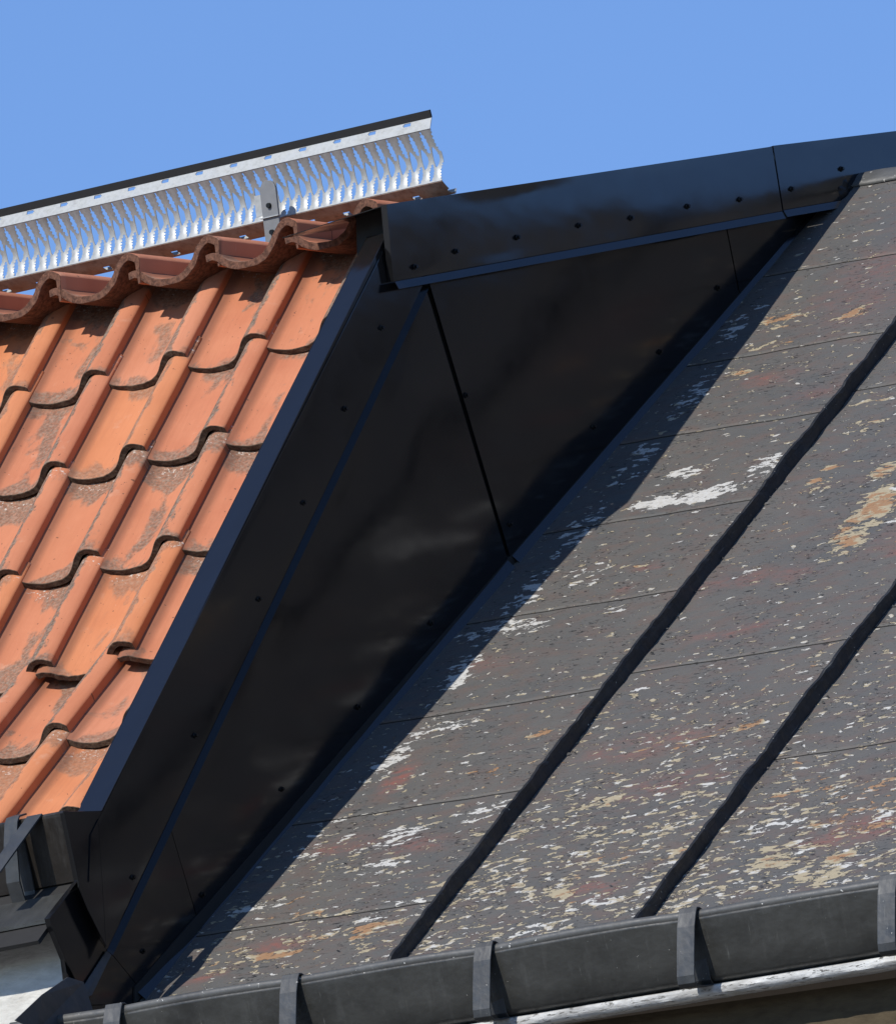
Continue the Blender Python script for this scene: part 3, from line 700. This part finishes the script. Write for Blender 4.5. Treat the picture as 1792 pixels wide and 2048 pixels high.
# ------------------------------------------------------------------ cornice and wall under the long gutter
cz = MB(); CPR = [(.13, -.150), (.070, -.154), (.064, -.158), (.063, -.168), (.067, -.176), (.080, -.181), (.17, -.160)]
n = 120
for i in range(len(CPR)): pass
vs = []; us = []
for (y, z) in CPR:
    for j in range(n+1):
        x = x0+.08+(x1-x0)*j/n; q = .0016*nz(x*14, z*60, 3)+.0022*nz(x*45, z*200, 6)
        vs.append(Vector((x, YG+y+q, gz(x)+z+q))); us.append((x, z-y))
cz.add(vs, [(a*(n+1)+j, (a+1)*(n+1)+j, (a+1)*(n+1)+j+1, a*(n+1)+j+1) for a in range(len(CPR)-1) for j in range(n)], us)
tag(cz.out('cornice', CORN, None, True, .004, -1), 'peeling white painted cornice strip just below the long grey gutter', 'cornice')
wb = MB(); YW = YG+.17
wb.box(Vector((1.3, YW+2.2, (gz(.5)-.15)/2)), Vector((1, 0, 0)), Vector((0, 1, 0)), ZZ, 1.45, 2.2, (gz(.5)-.15)/2)
wall = tag(wb.out('brown_wall', BROWN), 'brown rendered house wall in deep shade under the white cornice, bottom right corner', 'wall')

# ------------------------------------------------------------------ gutter, skirt and wall at the foot of the tiles
def CP(px, py): p = cheek(px, py, -.02); return p
def ext(name, pts, u0, u1, m, parent, nn=40, thick=.002, wob_=.001, smooth=False, bevel=0):
    """sheet with profile pts (on the cheek plane) drawn out along the tiled eave, u metres"""
    vs = []; us = []; acc = 0
    for k, p in enumerate(pts):
        if k: acc += (pts[k]-pts[k-1]).length
        for j in range(nn+1):
            u = u0+(u1-u0)*j/nn; q = wob_*nz(u*7, k, 2)
            vs.append(p+XT*u+ZZ*q-YT*q); us.append((u, acc))
    fs = [(a*(nn+1)+j, (a+1)*(nn+1)+j, (a+1)*(nn+1)+j+1, a*(nn+1)+j+1) for a in range(len(pts)-1) for j in range(nn)]
    o = obj(name, vs, fs, m, parent, us, smooth)
    md = o.modifiers.new('solid', 'SOLIDIFY'); md.thickness = thick; md.offset = -1
    return o
G = [CP(137, 1622), CP(127, 1622), CP(125, 1626), CP(126, 1632), CP(141, 1700), CP(156, 1762), CP(215, 1790)]
tg = tag(empty('short_gutter', G[2]), 'black gutter end with flat straps at the foot of the orange tiles, lower left', 'gutter')
ext('gutter_trough', G, -2.6, .0, BROWNBLK, tg, 60)
def strap2(u):
    path = [G[0]+ZZ*.012, G[2]+ZZ*.010-YT*.004, G[2]-YT*.010-ZZ*.004, G[3]-YT*.014-ZZ*.05, G[4]-YT*.030-ZZ*.06, G[5]-YT*.044-ZZ*.02, G[5]-YT*.030-ZZ*.045, G[5]+YT*.0-ZZ*.030, G[5]-YT*.004-ZZ*.004, G[4]-YT*.002, G[3]-YT*.002]
    vs = []; us = []
    for k, p in enumerate(path):
        for s in (-1, 1): vs.append(p+XT*(u+s*.019)); us.append((u+s*.019, p.z))
    o = obj('gutter_bracket', vs, [(2*i, 2*i+1, 2*i+3, 2*i+2) for i in range(len(path)-1)], STRAP, tg, us)
    md = o.modifiers.new('solid', 'SOLIDIFY'); md.thickness = .004; md.offset = 0
for px in (32, -330, -700):
    u = -(126-px)/SCL/math.cos(PH+DT)+.0; strap2(u)
sb = MB(); sA, sB = G[2]+XT*(-.082)+ZZ*.006, at(-14, 1748, YT, G[2]-YT*.10)
dv = (sB-sA).normalized(); sb.box((sA+sB)/2, dv, XT, dv.cross(XT), (sB-sA).length/2, .022, .002); sb.out('tie_strap', STRAP, tg)
skt = ext('eaves_skirt', [CP(150, 1778)+YT*.03, CP(137, 1785), CP(97, 1838), CP(98, 1846), CP(104, 1850)], -2.6, .0, OLDG, None, 60, .002, .0016)
tag(skt, 'sloping grey metal skirt crossed by strap shadows, just below the short black gutter', 'flashing')
ww = MB(); wp = CP(97, 1846)+YT*.072
def wfn(a, b):
    u = -2.6+a*2.598; z = wp.z+.03-b*(wp.z+.03)
    cr = max(0, 1-abs(b*40-.0)) if b < .02 else 0
    return Vector((wp.x, wp.y, 0))+XT*u+ZZ*z-YT*(.003*nz(u*9, z*16, 1)), (u, z)
vs = []; 
ww.grid(lambda a, b: (lambda p, uv: (p, uv))(*wfn(a, b**3)), 90, 60)
wallw = tag(ww.out('white_wall', WHITE, None, True, .04, 1), 'bright white rendered wall patch with a strap shadow, bottom left corner', 'wall')
# black sheet pieces closing the eaves end of the cheek (folded over each other)
ec = tag(empty('eaves_end_cover', cheek(150, 1900, .02)), 'folded black sheet metal cover closing the eaves end below the orange tiles', 'flashing')
def poly(name, pts, off, m=BLACK, parent=ec, t=.003, tilt=None):
    mb = MB(); ps = [cheek(x, y, off) for x, y in pts]
    if tilt: ps = [p+NP*tilt[i] for i, p in enumerate(ps)]
    mb.plate(ps, NP, t); return mb.out(name, m, parent, False, 0, 0, .0006)
poly('end_plate', [(127, 1624), (204, 1622), (215, 1899), (178, 1824), (158, 1775), (156, 1760)], .0325, BLACK)
poly('base_plate', [(128, 1626), (206, 1700), (330, 1960), (330, 2030), (90, 2030), (126, 1985), (134, 1960), (129, 1920), (101, 1853), (97, 1837), (137, 1786), (156, 1762)], -.001, BLACK, t=.012)
poly('side_plate', [(139, 1786), (158, 1776), (215, 1900), (213, 2010), (162, 2012), (152, 1962), (131, 1920), (103, 1853), (99, 1837)], .006, BLACK)
poly('folded_flap', [(214, 1902), (222, 1909), (180, 1992), (162, 2000), (170, 1970)], .012, OLD, tilt=(0, .003, .006, .004, .0))
poly('gusset', [(16, 2044), (70, 1993), (136, 1955), (168, 1965), (185, 2065), (60, 2065)], .03, OLD, tilt=(.02, .02, .0, .0, .02, .02))
# diagonal fold lines as fine raised welts
def welt(pts, off):
    mb = MB()
    for (a_, b_) in zip(pts[:-1], pts[1:]):
        p, q_ = cheek(*a_, off), cheek(*b_, off); d_ = (q_-p); L = d_.length; d_.normalize(); mb.box((p+q_)/2, d_, NP.cross(d_), NP, L/2, .0016, .0016)
    mb.out('welt', BLACK, ec)
welt([(197, 1640), (181, 1672), (178, 1764)], .0335); welt([(140, 1790), (214, 1900)], .0055)
# body of the tiled house below and behind
hb = MB(); hb.box(Vector((wp.x, wp.y, 0))-XT*1.55+YT*2.4+ZZ*(wp.z/2-.05), XT, YT, ZZ, 1.2, 2.0, wp.z/2-.06)
